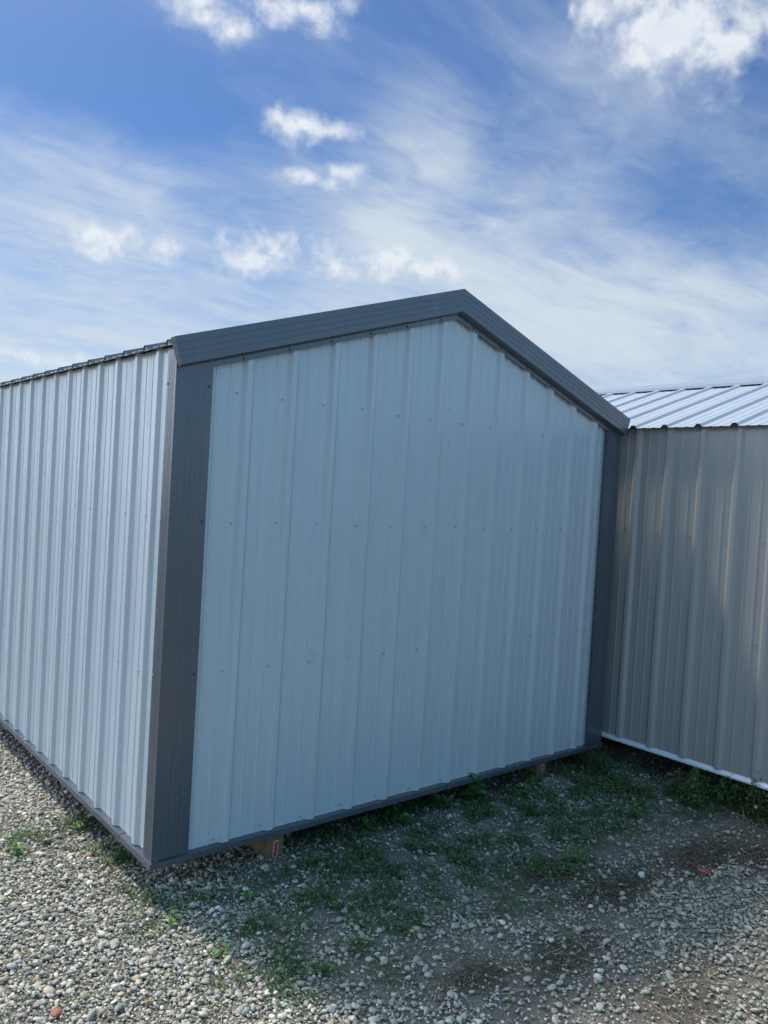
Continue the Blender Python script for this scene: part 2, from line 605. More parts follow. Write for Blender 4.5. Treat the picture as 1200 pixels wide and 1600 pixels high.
# ------------------------------------------------------------------ the sheds
def build_shed(root, W, L, zt, zp, rb, m_panel, m_side, m_trim, m_roof, m_base, rc, gc, sc, xr, ledge, caps, wallside):
    """W width, L length; local x 0..W, y 0..L; zt = height of the roof's top line at the eave edge.
    rc/gc/sc: first rib centre on roof / gable / side wall"""
    xc = W / 2
    ov = 0.050                                             # eave overhang of the roof edge
    Tl = lambda x: zt + PITCH * (min(x, W - x) + ov)
    # --- gable walls
    for side, y, sg in (('front', 0, -1), ('rear', L, 1)):
        prof = rib_profile(0.012, W - 0.012, gc)
        # break at the peak so that the top edge follows the roof
        pr = []
        for i, (u, h) in enumerate(prof):
            if i and prof[i - 1][0] < xc < u:
                pr.append((xc, h))
            pr.append((u, h))
        g = sheet('gable_wall', pr, lambda u, h, v, y=y, sg=sg: (u, y + sg * h, v), zp, lambda u: Tl(u) - 0.06, m_panel, root)
        if side == 'front':
            gable = g
    # --- side walls
    prof = rib_profile(0.012, L - 0.012, sc)
    zs = zt - 0.035 + PITCH * ov
    left = sheet('side_wall', prof, lambda u, h, v: (-h, u, v), zp, zs, m_side, root)
    sheet('side_wall', prof, lambda u, h, v: (W + h, u, v), zp, zs, m_side, root)
    # --- floor frame
    V, F = box_faces(0.004, W - 0.004, 0.004, L - 0.004, -0.012, 0.006)
    mesh_obj('floor', V, F, M['wood'], root)
    # --- corner trims
    o = 0.0215
    for cx_, sx in ((0, 1), (W, -1)):
        for cy_, sy in ((0, 1), (L, -1)):
            g1, g2 = 0.143, 0.062
            outer = grooved((g1, -o), (-o, -o), (.22, .36, .50, .64), 0.0008, (0, -1))
            outer += grooved((-o, -o), (-o, g2), (.25, .42, .59, .76), 0.0010, (-1, 0))[1:]
            inner = [(-o + .0015, g2), (-o + .0015, -o + .0015), (g1, -o + .0015)]
            ring = [(cx_ + sx * a, cy_ + sy * b) for a, b in outer + inner]
            sec0 = [(a, b, 0.001) for a, b in ring]
            sec1 = [(a, b, min(zt - 0.02, Tl(min(max(a, 0), W)) - 0.10) if abs(a - cx_) > o + .001 else zt - 0.035) for a, b in ring]
            ct = sweep('corner_trim', [sec0, sec1], m_trim, root)
            if sx == 1 and sy == 1:
                corner = ct
            if sx == -1 and sy == 1:
                corner2 = ct
    # --- base trims: ledge and drip face
    le, z1, z2, zb = ledge
    for a, b, nx, ny in (((-le, -le), (W + le, -le), 0, -1), ((-le, L + le), (W + le, L + le), 0, 1),
                         ((-le, -le), (-le, L + le), -1, 0), ((W + le, -le), (W + le, L + le), 1, 0)):
        # profile in (out, z): out = distance outwards from the wall plane
        prof2 = [(-0.004, z1), (le, z2), (le, zb), (le - .0015, zb), (le - .0015, z2 - .0015), (-0.004, z1 - .0015)]
        secs = []
        for end, (px, py) in enumerate((a, b)):
            sec = []
            for out, z in prof2:
                if nx == 0:
                    X = (-out if end == 0 else W + out); Y = (-out if ny < 0 else L + out)
                else:
                    X = (-out if nx < 0 else W + out); Y = (-out if end == 0 else L + out)
                sec.append((X, Y, z))
            secs.append(sec)
        sweep('base_trim', secs, m_base, root)
    # --- roof sheets with ribs running down the slope, thin real steel
    for sgn in (1, -1):
        prof = rib_profile(-0.045, L + 0.045, rc, hb=rb)

        def place(u, h, v, sgn=sgn):
            x = -ov + v * (xc + ov)
            zz = zt + PITCH * (x + ov) - 0.022 + h
            xx = x if sgn == 1 else W - x
            return (xx, u, zz)
        rf = sheet('roof_sheet', prof, place, 0.0, 1.0 if xr is None else 0.985, m_roof, root)
        # foam closures under the ribs at the eave
        pf = [(u, h) for u, h in rib_profile(-0.040, L + 0.040, rc, hb=rb)]
        V, F = [], []
        for s in (0.006, 0.030):
            for u, h in pf:
                V.append(place(u, h - 0.0022, s / (xc + ov)))
            for u, h in pf:
                V.append(place(u, -0.0060, s / (xc + ov)))
        n = len(pf)
        for i in range(n - 1):
            F.append((i, i + 1, n + i + 1, n + i)); F.append((2 * n + i, 2 * n + i + 1, 3 * n + i + 1, 3 * n + i))
            F.append((i, i + 1, 2 * n + i + 1, 2 * n + i)); F.append((n + i, n + i + 1, 3 * n + i + 1, 3 * n + i))
        F += [(0, n, 3 * n, 2 * n), (n - 1, 2 * n - 1, 4 * n - 1, 3 * n - 1)]
        mesh_obj('foam_closure', V, F, M['foam'] if xr else m_roof, root)
    # --- ridge cap
    hw, up = (0.190, 0.014) if xr else (0.155, 0.0025)
    def rc_pt(x, dz):
        return (x, zt + PITCH * (min(x, W - x) + ov) + dz)
    top = [rc_pt(xc - hw, -.006), rc_pt(xc - hw + .006, up), rc_pt(xc - .012, up), (xc, rc_pt(xc, up)[1] - .001),
           rc_pt(xc + .012, up), rc_pt(xc + hw - .006, up), rc_pt(xc + hw, -.006)]
    bot = [(x, z - 0.0015) for x, z in reversed(top)]
    sec = top + bot
    sweep('ridge_cap', [[(x, -0.052, z) for x, z in sec], [(x, L + 0.052, z) for x, z in sec]], caps, root)
    # --- rake trims (fascia with beads, return and flange)
    for y, sg in ((0, -1), (L, 1)):
        out = grooved((-0.062, 0.0), (-0.062, -0.117), (.24, .48, .72), 0.0010, (-1, 0), 0.003)
        pr = [(-0.035, 0.002), (-0.060, 0.002)] + out + [(-0.0235, -0.129), (-0.0235, -0.153), (-0.022, -0.153), (-0.022, -0.128),
             (-0.0605, -0.1155), (-0.0605, -0.001), (-0.035, -0.001)]
        for sgn in (1, -1):
            secs = []
            for end in (0, 1):
                sec = []
                for (yy, dz) in pr:
                    x = xc if end else (-0.053 + max(0, -dz) * 0.295)
                    z = zt + PITCH * (x + 0.053) + dz
                    xx = x if sgn == 1 else W - x
                    sec.append((xx, y + (yy if sg == -1 else -yy), z))
                secs.append(sec)
            sweep('rake_trim', secs, m_trim, root)
            # end return closing the trim at the eave
            e = []
            for k, (yy, dz) in enumerate([(-0.060, 0.0), (-0.060, -0.116), (-0.020, -0.128), (-0.020, 0.0)]):
                x = -0.052 + max(0, -dz) * 0.295
                z = zt + PITCH * (x + 0.053) + dz
                e.append((x, yy, z))
            s0 = [((x if sgn == 1 else W - x), y + (yy if sg == -1 else -yy), z) for x, yy, z in e]
            s1 = [((x + .0015 if sgn == 1 else W - x - .0015), y + (yy if sg == -1 else -yy), z) for x, yy, z in e]
            sweep('trim_end', [s0, s1], m_trim, root)
    return gable, left, corner, corner2


SHED_W = 3.09
shed1 = tag(empty('metal_shed', (0, 0, 0)), 'pale blue-grey ribbed metal shed with charcoal roof and corner trims, standing in front', 'shed', 'metal sheds')
gable, lwall, corner, corner2 = build_shed(shed1, SHED_W, 6.10, 2.147, 0.0, 0.0200, M['panel'], M['panel'], M['char'], M['charroof'], M['char'],
                                           rc=0.010, gc=0.322, sc=0.180, xr=None, ledge=(0.030, 0.0, -0.005, -0.030), caps=M['charroof'], wallside=None)
# screws on the near gable: four rows, one beside every rib
for z in (1.971, 1.406, 0.762, 0.021):
    for i in range(12):
        put_screw('screw', gable, (0.2726 + S * i + random.uniform(-.003, .003), -0.0005, z + random.uniform(-.006, .006)), (random.uniform(-.1, .1), -1, random.uniform(-.1, .1)))
for z in (1.975, 1.41, 0.765):
    put_screw('screwdark', corner, (0.128, -0.0225, z), (0, -1, 0))
    put_screw('screwdark', corner2, (SHED_W - 0.128, -0.0225, z), (0, -1, 0))
    put_screw('screw', corner, (-0.0225, 0.052, z - .004), (-1, 0, 0))
for z in (1.41, 0.733):
    for j in range(9):
        put_screw('screwzinc', lwall, (-0.0008, 0.253 + S * j, z + random.uniform(-.005, .005)), (-1, 0, 0))
for sx in (-1, 1):
    for k in range(6):
        x = 1.545 + sx * (0.12 + 0.2286 * k)
        o = put_screw('screwdark', gable, (x, -0.0240, 2.147 + PITCH * (1.598 - abs(x - 1.545)) - 0.141), (0, -1, 0))
# scuffs on the gable
for (x, z, w, h) in ((2.004, 1.058, .0035, .014), (2.001, 1.038, .003, .005), (0.295, 0.245, .002, .007)):
    V, F = [], []
    b = 0
    for k in range(7):
        a = 2 * math.pi * k / 7
        V.append((x + w * math.cos(a) * (1 + .3 * math.sin(3 * a)) + .15 * h * math.sin(a), -0.0012, z + h * math.sin(a)))
    F.append(tuple(range(b, b + 7)))
    mesh_obj('scuff_mark', V, F, M['mark'], gable)

# lapped joints in the base trim
for (px, py, dx, dy) in ((1.669, 0, 1, 0), (0, 0.30, 0, 1)):
    secs = []
    for t in (0, .035):
        sec = []
        for out, z in ((0.004, .0015), (.0316, -.0035), (.0316, -.0315), (.0300, -.0315), (.0300, -.0045), (0.004, 0.0002)):
            sec.append((px + t, -out, z) if dx else (-out, py + t, z))
        secs.append(sec)
    sweep('trim_lap', secs, M['char'], shed1)

# skids under the shed
for sx_, bevel in ((0.579, 1), (2.543, 1), (1.50, 1)):
    if sx_ == 1.50:
        continue
    w = 0.092
    y0 = 0.05
    zt_, zb_ = -0.013, -0.172 if sx_ < 1 else -0.160
    V = [(sx_, y0, zt_), (sx_ + w, y0, zt_), (sx_ + w, y0, zb_ + .004), (sx_ + w, y0 + .004, zb_), (sx_ + w, 6.05, zb_), (sx_ + w, 6.05, zt_),
         (sx_, y0, zb_ + .004), (sx_, y0 + .004, zb_), (sx_, 6.05, zb_), (sx_, 6.05, zt_)]
    F = [(0, 1, 2, 6), (6, 2, 3, 7), (7, 3, 4, 8), (8, 4, 5, 9), (9, 5, 1, 0), (1, 5, 4, 3, 2), (0, 6, 7, 8, 9)]
    sk = mesh_obj('skid', V, F, M['wood'], shed1)
    if sx_ < 1:
        q = [(0.6195, -0.0985), (0.6245, -0.0945), (0.6435, -0.0935), (0.6400, -0.1720), (0.6155, -0.1720)]
    else:
        q = [(2.588, -0.084), (2.589, -0.083), (2.613, -0.086), (2.610, -0.122), (2.588, -0.119)]
    cxq = sum(a for a, _ in q) / 5; czq = sum(b for _, b in q) / 5
    def plate(name, pts, ya, yb, mat):
        n = len(pts)
        return sweep(name, [[(a, ya, b) for a, b in pts], [(a, yb, b) for a, b in pts]], mat, sk)
    plate('label', q, y0 - .0012, y0 + .0002, M['label_white'])
    qi = [(a + (.0028 if a < cxq else -.0028), b + (.0035 if b < czq else -.0035)) for a, b in q]
    plate('label_face', qi, y0 - .0024, y0 - .0009, M['label_red'])

# the neighbouring shed
X2 = 3.245
Y2 = -3.2
shed2 = tag(empty('metal_shed', (X2, Y2, 0)), 'taupe ribbed metal shed with bare silver roof, close behind the right corner', 'shed', 'metal sheds')
g2, l2, c2, c3 = build_shed(shed2, 3.05, 9.2, 2.115, 0.028, 0.028, M['taupe'], M['taupe'], M['taupe'], M['galv'], M['galvtrim'],
                            rc=(-0.05 - Y2) % S, gc=0.322, sc=(-0.298 - Y2) % S, xr=1, ledge=(0.020, 0.030, 0.008, -0.002), caps=M['cap'], wallside=None)
for z in (1.414, 0.810, 0.035):
    for j in range(9):
        put_screw('screwzinc', l2, (-0.0005, -0.0135 - S * j + S - Y2, z + random.uniform(-.004, .004)), (-1, 0, 0))
for sk_x in (0.55, 2.40):
    V, F = box_faces(sk_x, sk_x + .092, 0.05, 9.15, -0.17, -0.013)
    mesh_obj('skid', V, F, M['wood'], shed2)


# ------------------------------------------------------------------ ground
def vnoise(x, y, seed=0):
    xi = np.floor(x).astype(np.int64); yi = np.floor(y).astype(np.int64)
    fx = x - xi; fy = y - yi
    fx = fx * fx * (3 - 2 * fx); fy = fy * fy * (3 - 2 * fy)

    def h(a, b):
        n = (a * 374761393 + b * 668265263 + seed * 1442695041) & 0xffffffff
        n = ((n ^ (n >> 13)) * 1274126177) & 0xffffffff
        return ((n ^ (n >> 16)) & 0xffff) / 65535.0
    return (h(xi, yi) * (1 - fx) + h(xi + 1, yi) * fx) * (1 - fy) + (h(xi, yi + 1) * (1 - fx) + h(xi + 1, yi + 1) * fx) * fy


def fbm(x, y, seed=0, oct_=4):
    s = 0; a = .5; t = 0
    for k in range(oct_):
        s = s + a * vnoise(x * 2 ** k, y * 2 ** k, seed + k); t += a; a *= .5
    return s / t


def gs(x, y, cx, cy, r, ry=None):
    ry = ry or r
    return np.exp(-(((x - cx) / r) ** 2 + ((y - cy) / ry) ** 2))


def height(x, y):
    z = -0.178 + 0.030 * (fbm(x * 1.6, y * 1.6, 3) - .5) + 0.012 * (fbm(x * 7, y * 7, 9) - .5)
    z = z + 0.030 * gs(x, y, 2.6, 0.15, .5) - 0.014 * gs(x, y, 0.48, -0.1, .15) + 0.012 * gs(x, y, -.6, .3, .6)
    z = z - 0.01 * gs(x, y, 2.4, -1.0, .6)
    return z


SOIL_DARK = [(1.66, -.78, .24, .15, 1), (1.78, -1.03, .34, .13, 1), (2.43, -1.10, .35, .16, .9), (1.12, -1.25, .25, .13, .8), (.77, -1.14, .17, .10, .9),
             (2.75, -1.3, .3, .2, .8), (1.3, -1.65, .3, .15, .6)]
SOIL_FINE = [(.45, -.92, .16, .2, .8), (.62, -1.02, .25, .14, .8), (2.60, -.72, .32, .22, .8), (3.02, -.78, .25, .22, .8), (.52, -.15, .12, .10, .8),
             (.30, -.12, .12, .06, .5), (.9, -1.0, .2, .12, .5), (2.1, -.75, .3, .12, .4), (.15, 1.9, .12, .3, .4)]
GREEN = [(.61, -.46, .17, .16, 1.), (1.15, -.25, .35, .16, .9), (.75, -.03, .2, .1, .8), (1.3, -.45, .3, .15, .75), (1.28, .08, .5, .12, 1.), (2.0, -.15, .35, .2, .95),
         (.79, -.70, .12, .1, .7), (1.94, -.40, .3, .15, .7), (1.73, -.75, .14, .08, .8), (-.02, .35, .05, .3, .8), (-.03, .78, .10, .1, .9), (-.22, .74, .10, .12, .8),
         (.45, -.62, .16, .12, .5), (.25, -.5, .16, .12, .4), (.95, -.55, .25, .12, .6), (2.55, -.10, .35, .2, .6), (2.9, -.25, .3, .25, .7), (3.15, -.62, .2, .2, .7),
         (.10, -.10, .12, .04, .5), (1.45, -.85, .3, .10, .35), (-.05, -.2, .1, .1, .25), (2.3, -.55, .3, .12, .5), (.30, -.90, .16, .08, .35), (.12, -.62, .12, .1, .4), (.22, -.78, .14, .08, .5), (3.3, -1.0, .15, .3, .8)]


def field(L_, x, y):
    s = np.zeros_like(x)
    if L_ is GREEN:
        L_ = [(a, b, c * 1.25, d * 1.35, e) for a, b, c, d, e in L_]
    for cx_, cy_, rx, ry, a in L_:
        s = np.maximum(s, a * np.exp(-(((x - cx_) / rx) ** 2 + ((y - cy_) / ry) ** 2) ** 1.3))
    return s


def raw_mesh(name, V, F, mat, colors=None, smooth_=True, parent=None):
    """V (n,3) array, F (m,k) int array of k-gons"""
    me = bpy.data.meshes.new(name)
    k = F.shape[1]
    me.vertices.add(len(V)); me.vertices.foreach_set('co', V.astype(np.float32).ravel())
    me.loops.add(F.size); me.loops.foreach_set('vertex_index', F.astype(np.int32).ravel())
    me.polygons.add(len(F)); me.polygons.foreach_set('loop_start', np.arange(0, F.size, k, dtype=np.int32))
    me.polygons.foreach_set('loop_total', np.full(len(F), k, dtype=np.int32))
    me.polygons.foreach_set('use_smooth', np.full(len(F), smooth_))
    me.update(calc_edges=True)
    if colors is not None:
        a = me.attributes.new('col', 'FLOAT_COLOR', 'POINT')
        c4 = np.ones((len(V), 4), np.float32); c4[:, :3] = colors
        a.data.foreach_set('color', c4.ravel())
    me.materials.append(mat)
    o = bpy.data.objects.new(name, me)
    COL.objects.link(o)
    if parent: o.parent = parent
    return o


def axis_coords(lo, hi, step, far):
    c = list(np.arange(lo, hi + 1e-6, step))
    d = step
    x = hi
    while x < far:
        d *= 1.35; x += d; c.append(x)
    d = step; x = lo
    pre = []
    while x > -far:
        d *= 1.35; x -= d; pre.append(x)
    return np.array(pre[::-1] + c)


gx = axis_coords(-2.5, 4.5, 0.025, 900)
gy = axis_coords(-3.5, 4.0, 0.025, 900)
GX, GY = np.meshgrid(gx, gy, indexing='ij')
GZ = height(GX, GY)
V = np.stack([GX.ravel(), GY.ravel(), GZ.ravel()], 1)
nx_, ny_ = len(gx), len(gy)
I = (np.arange(nx_ - 1)[:, None] * ny_ + np.arange(ny_ - 1)[None, :]).ravel()
F = np.stack([I, I + ny_, I + ny_ + 1, I + 1], 1)
dk = field(SOIL_DARK, GX.ravel(), GY.ravel()) + 0.45 * (fbm(GX.ravel() * 9, GY.ravel() * 9, 31) - .5)
dk = np.clip(dk * 1.3, 0, 1)
ground = raw_mesh('ground', V, F, M['ground'], np.stack([dk] * 3, 1))
tag(ground, kind='structure')


def ico(sub):
    bm = bmesh.new()
    bmesh.ops.create_icosphere(bm, subdivisions=sub, radius=1)
    V_ = np.array([v.co[:] for v in bm.verts]); F_ = np.array([[v.index for v in f.verts] for f in bm.faces])
    bm.free()
    return V_, F_


def stone_shapes(sub, n, seed):
    r = np.random.default_rng(seed)
    V_, F_ = ico(sub)
    out = []
    for k in range(n):
        P = V_.copy()
        for q in range(5):
            d = r.normal(size=3); d /= np.linalg.norm(d)
            t = r.uniform(.55, .95)
            s = P @ d
            P = P - np.where(s > t, (s - t) * .75, 0)[:, None] * d
        P *= 1 + .09 * np.sin(P @ r.normal(size=3) * 2.5 + r.uniform(0, 6))[:, None]
        P = P * np.array([1, r.uniform(.55, .9), r.uniform(.34, .6)])
        out.append(P)
    return out, F_


PAL = np.array([(.30, .29, .27), (.36, .35, .33), (.24, .24, .24), (.42, .39, .34), (.33, .29, .23), (.52, .50, .46), (.18, .18, .18), (.26, .27, .29),
                (.40, .34, .27), (.60, .58, .55), (.13, .13, .13), (.33, .31, .29), (.26, .22, .18), (.30, .15, .10), (.45, .44, .43), (.22, .25, .25)])
PW = np.array([10, 10, 9, 7, 7, 6, 6, 7, 5, 2.5, 3, 10, 5, .9, 5, 4.]); PW /= PW.sum()


def scatter_stones(name, xs, ys, sizes, shapes, F_, lift, jitz, seed, gain=1.0):
    r = np.random.default_rng(seed)
    n = len(xs)
    zs = height(xs, ys) + sizes * lift + r.uniform(0, 1, n) * jitz
    yaw = r.uniform(0, 2 * np.pi, n)
    t1 = r.normal(0, .28, n); t2 = r.normal(0, .28, n)
    which = r.integers(0, len(shapes), n)
    cols = (PAL[r.choice(len(PAL), n, p=PW)] * .80 + .20 * np.array([[.33, .31, .28]])) * r.uniform(.8, 1.2, (n, 1)) * gain * 1.2 * np.array([1.06, 1.0, .87])
    nv = len(shapes[0])
    V_ = np.zeros((n, nv, 3))
    for k, P in enumerate(shapes):
        m = np.where(which == k)[0]
        if len(m) == 0:
            continue
        X = P[None] * sizes[m][:, None, None]
        # tilt about x then y, then yaw
        c, s = np.cos(t1[m])[:, None], np.sin(t1[m])[:, None]
        y_, z_ = X[..., 1] * c - X[..., 2] * s, X[..., 1] * s + X[..., 2] * c
        c, s = np.cos(t2[m])[:, None], np.sin(t2[m])[:, None]
        x_, z_ = X[..., 0] * c + z_ * s, -X[..., 0] * s + z_ * c
        c, s = np.cos(yaw[m])[:, None], np.sin(yaw[m])[:, None]
        V_[m, :, 0] = x_ * c - y_ * s + xs[m][:, None]
        V_[m, :, 1] = x_ * s + y_ * c + ys[m][:, None]
        V_[m, :, 2] = z_ + zs[m][:, None]
    Fb = (F_[None] + (np.arange(n) * nv)[:, None, None]).reshape(-1, 3)
    dust = (np.clip((xs - .2) / 1.0, 0, 1) * r.uniform(.1, .6, n))[:, None]
    cols = cols * (1 - dust) + dust * np.array([[.26, .235, .20]])
    C_ = np.repeat(cols, nv, axis=0)
    return raw_mesh(name, V_.reshape(-1, 3), Fb, M['stone'], C_)


def near_view(x, y, mrg=0.0):
    """ground the photograph can see: in front of and beside the sheds, within the lens's angle"""
    dx, dy, dz = x - CAM.x, y - CAM.y, -0.17 - CAM.z
    z = dx * FWD.x + dy * FWD.y + dz * FWD.z
    u = (dx * RGT.x + dy * RGT.y + dz * RGT.z) / np.maximum(z, .1)
    v = (dx * UPV.x + dy * UPV.y + dz * UPV.z) / np.maximum(z, .1)
    m = mrg
    return (z > .3) & (abs(u) < .49 + m) & (v > -.66 - m) & (v < .66) & ~((x > .45) & (y > .55)) & ~((x > 3.7) & (y > -2)) & (x < 4.2) & (y < 4)


def jgrid(x0, x1, y0, y1, s, seed):
    r = np.random.default_rng(seed)
    X, Y = np.meshgrid(np.arange(x0, x1, s), np.arange(y0, y1, s))
    X = X.ravel() + r.uniform(-.6, .6, X.size) * s; Y = Y.ravel() + r.uniform(-.6, .6, Y.size) * s
    return X, Y, r


# main pebbles, fine near ones
X, Y, r = jgrid(-1.3, 3.7, -2.3, 3.6, .0122, 5)
k = near_view(X, Y, .10)
X, Y = X[k], Y[k]
cover = 1 - .93 * np.clip(field(SOIL_DARK, X, Y) * 1.15, 0, 1) - .80 * field(SOIL_FINE, X, Y) - .55 * field(GREEN, X, Y)
cover *= .35 + .65 * np.clip((fbm(X * 4, Y * 4, 21) - .28) * 3.2, 0, 1)
# left of the shed the gravel is unbroken, it thins towards the right
openness = np.clip((.9 - X) / .9, 0, 1)
dense = np.clip(field([(2.2, -1.55, .75, .36, 1.0), (2.45, -.35, .35, .28, 1.0), (1.45, -1.12, .2, .1, .7), (.85, -.85, .3, .12, .6), (1.5, -.6, .25, .1, .6)], X, Y), 0, 1)
cover = np.maximum(cover, dense * (.95 - .8 * field(SOIL_DARK, X, Y)))
cover = np.maximum(cover * (.48 + .52 * np.maximum(openness, dense)), openness * .93 - .6 * field(GREEN, X, Y) - .5 * field(SOIL_FINE, X, Y))
keep = r.uniform(0, 1, len(X)) < np.clip(cover, .03, 1)
X, Y = X[keep], Y[keep]
sz = np.clip(r.lognormal(math.log(.0066), .44, len(X)), .0030, .021)
shp, F2 = stone_shapes(2, 14, 3)
tag(scatter_stones('gravel', X, Y, sz, shp, F2, .25, .010, 8), kind='stuff')
print('pebbles', len(X))
# grit between them
X, Y, r = jgrid(-1.3, 3.7, -2.3, 3.6, .011, 6)
k = near_view(X, Y, .06)
X, Y = X[k], Y[k]
pk = .32 + .6 * field(SOIL_FINE, X, Y) - .15 * field(SOIL_DARK, X, Y)
keep = r.uniform(0, 1, len(X)) < pk
X, Y = X[keep], Y[keep]
sz = np.clip(r.lognormal(math.log(.0028), .35, len(X)), .0014, .006)
shp1, F1 = stone_shapes(1, 8, 4)
tag(scatter_stones('grit', X, Y, sz, shp1, F1, .3, .003, 9, .8), kind='stuff')
print('grit', len(X))
# coarser, cheaper pebbles around the part that can be seen
X, Y, r = jgrid(-4.0, 4.5, -4.5, 8.0, .026, 7)
k = ~near_view(X, Y, .09) & ~((X > .4) & (Y > .5) & (X < 3)) & ~(X > 3.7)
X, Y = X[k], Y[k]
sz = np.clip(r.lognormal(math.log(.012), .3, len(X)), .006, .022)
tag(scatter_stones('gravel', X, Y, sz, shp1, F1, .3, .006, 10), kind='stuff')
print('far pebbles', len(X))


# individual stones that stand out
def single_stone(x, y, size, col, label, squash=(1, .8, .6), yaw=0.0, tilt=0.0):
    V_, F_ = ico(3)
    rr = np.random.default_rng(int(abs(x * 1000) + abs(y * 77)))
    for q in range(7):
        d = rr.normal(size=3); d /= np.linalg.norm(d)
        t = rr.uniform(.5, .9); s = V_ @ d
        V_ = V_ - np.where(s > t, (s - t) * .85, 0)[:, None] * d
    V_ = V_ * np.array(squash) * size
    o = raw_mesh('stone', V_, F_, M['stone'], np.tile(np.array(col), (len(V_), 1)))
    o.location = (x, y, float(height(np.array([x]), np.array([y]))[0]) + size * squash[2] * .6 + .006)
    o.rotation_euler = (tilt, 0, yaw)
    tag(o, label, 'stone', 'single stones lying on the ground')
    return o


single_stone(-.538, -.492, .021, (.30, .13, .08), 'brick red stone lying on the pale pebbles at the lower left', (1, .9, .6), .4)
single_stone(-.244, -.222, .030, (.36, .33, .28), 'flat tan slab of rock among the pebbles below the shed corner', (1, .7, .3), .9)
single_stone(2.347, .01, .026, (.62, .62, .60), 'large white oval stone near the far skid of the front shed', (1, .55, .5), .9)
single_stone(1.98, -1.051, .020, (.60, .63, .66), 'bluish white stone beside the dark soil patch', (1, .9, .8), .2)
single_stone(.338, -.493, .015, (.32, .15, .10), 'small rust red stone between weeds below the near skid', (1, .8, .7), .1)
single_stone(1.10, -1.42, .019, (.58, .54, .47), 'cream rounded stone on bare dirt at the bottom of the view', (1, .85, .7), 1.0)

# red scrap
rz_ = float(height(np.array([2.282]), np.array([-1.21]))[0])
V_ = []
for i in range(6):
    t = i / 5
    for s_ in (-1, 1):
        V_.append((-.028 + .056 * t, s_ * (.009 * math.sin(math.pi * (.15 + .75 * t)) + .002), .006 * math.sin(t * 5) + .012 + .003 * s_))
Fs = [(2 * i, 2 * i + 1, 2 * i + 3, 2 * i + 2) for i in range(5)]
so_ = mesh_obj('plastic_scrap', V_, Fs, M['scrap'])
md = so_.modifiers.new('t', 'SOLIDIFY'); md.thickness = .0015
so_.location = (2.282, -1.21, rz_ + .008); so_.rotation_euler = (.1, .1, -.5)
tag(so_, 'small curled scrap of red plastic lying on the dirt', 'litter')


# ------------------------------------------------------------------ low plants
class Leaves:
    """collects blades and leaflets as quads"""
    def __init__(s): s.V = []; s.F = []; s.C = []; s.n = 0

    def add(s, V_, F_, c):
        s.V.append(V_); s.F.append(F_ + s.n); s.C.append(np.tile(np.array(c)[None], (len(V_), 1)) if np.ndim(c) == 1 else c); s.n += len(V_)

    def build(s, name, mat, parent=None):
        return raw_mesh(name, np.concatenate(s.V), np.concatenate(s.F), mat, np.concatenate(s.C), True, parent)


def blades(X, Y, Lg, Wd, lean, seed, cols, zoff=0.0):
    """vectorised bent blades of 3 segments (8 verts, 3 quads)"""
    r = np.random.default_rng(seed)
    n = len(X)
    yaw = r.uniform(0, 2 * np.pi, n)
    dx, dy = np.cos(yaw), np.sin(yaw)
    Z = height(X, Y) + zoff
    V_ = np.zeros((n, 8, 3))
    curve = r.uniform(.3, 1.4, n)
    for j in range(4):
        t = j / 3
        ang = lean + curve * t                       # from vertical
        out = Lg * t * np.sin(ang); upz = Lg * t * np.cos(np.minimum(ang, 1.75))
        w = Wd * (1 - t * .92) * (.7 + .6 * np.sin(np.pi * min(1, t + .25)))
        cx_, cy_, cz_ = X + dx * out, Y + dy * out, Z + np.maximum(upz, .002)
        V_[:, 2 * j, 0] = cx_ - dy * w; V_[:, 2 * j, 1] = cy_ + dx * w; V_[:, 2 * j, 2] = cz_
        V_[:, 2 * j + 1, 0] = cx_ + dy * w; V_[:, 2 * j + 1, 1] = cy_ - dx * w; V_[:, 2 * j + 1, 2] = cz_
    f = np.array([[0, 1, 3, 2], [2, 3, 5, 4], [4, 5, 7, 6]])
    F_ = (f[None] + (np.arange(n) * 8)[:, None, None]).reshape(-1, 4)
    return V_.reshape(-1, 3), F_, np.repeat(cols, 8, axis=0)


def leaflets(X, Y, Z, size, seed, cols, tilt=.6):
    """small folded oval leaves: 6 verts, 2 quads"""
    r = np.random.default_rng(seed)
    n = len(X)
    yaw = r.uniform(0, 2 * np.pi, n); p = r.normal(0, tilt, n)
    ex = np.stack([np.cos(yaw) * np.cos(p), np.sin(yaw) * np.cos(p), np.sin(p)], 1)
    ey = np.stack([-np.sin(yaw), np.cos(yaw), r.normal(0, .3, n)], 1)
    B = np.stack([X, Y, Z], 1)
    loc = [(0, 0, 0), (.45, .30, .08), (1, 0, .0), (.45, -.30, .08), (.5, 0, -.04), (.0, 0, 0)]
    V_ = np.zeros((n, 5, 3))
    for j, (a, b, c) in enumerate(loc[:5]):
        V_[:, j] = B + ex * (a * size)[:, None] + ey * (b * size)[:, None] + np.array([0, 0, 1.]) * (c * size)[:, None]
    f = np.array([[0, 3, 4, 1], [1, 4, 3, 2]])
    f = np.array([[0, 4, 2, 1], [0, 3, 2, 4]])
    F_ = (f[None] + (np.arange(n) * 5)[:, None, None]).reshape(-1, 4)
    return V_.reshape(-1, 3), F_, np.repeat(cols, 5, axis=0)


def greens(n, r, dry=.06):
    base = np.array([(.058, .098, .034), (.048, .086, .034), (.078, .115, .042), (.038, .070, .028), (.09, .12, .05)])
    c = base[r.integers(0, len(base), n)] * r.uniform(.8, 2.3, (n, 1))
    d = r.uniform(0, 1, n) < dry
    c[d] = np.array((.28, .23, .13)) * r.uniform(.6, 1.2, (d.sum(), 1))
    return c


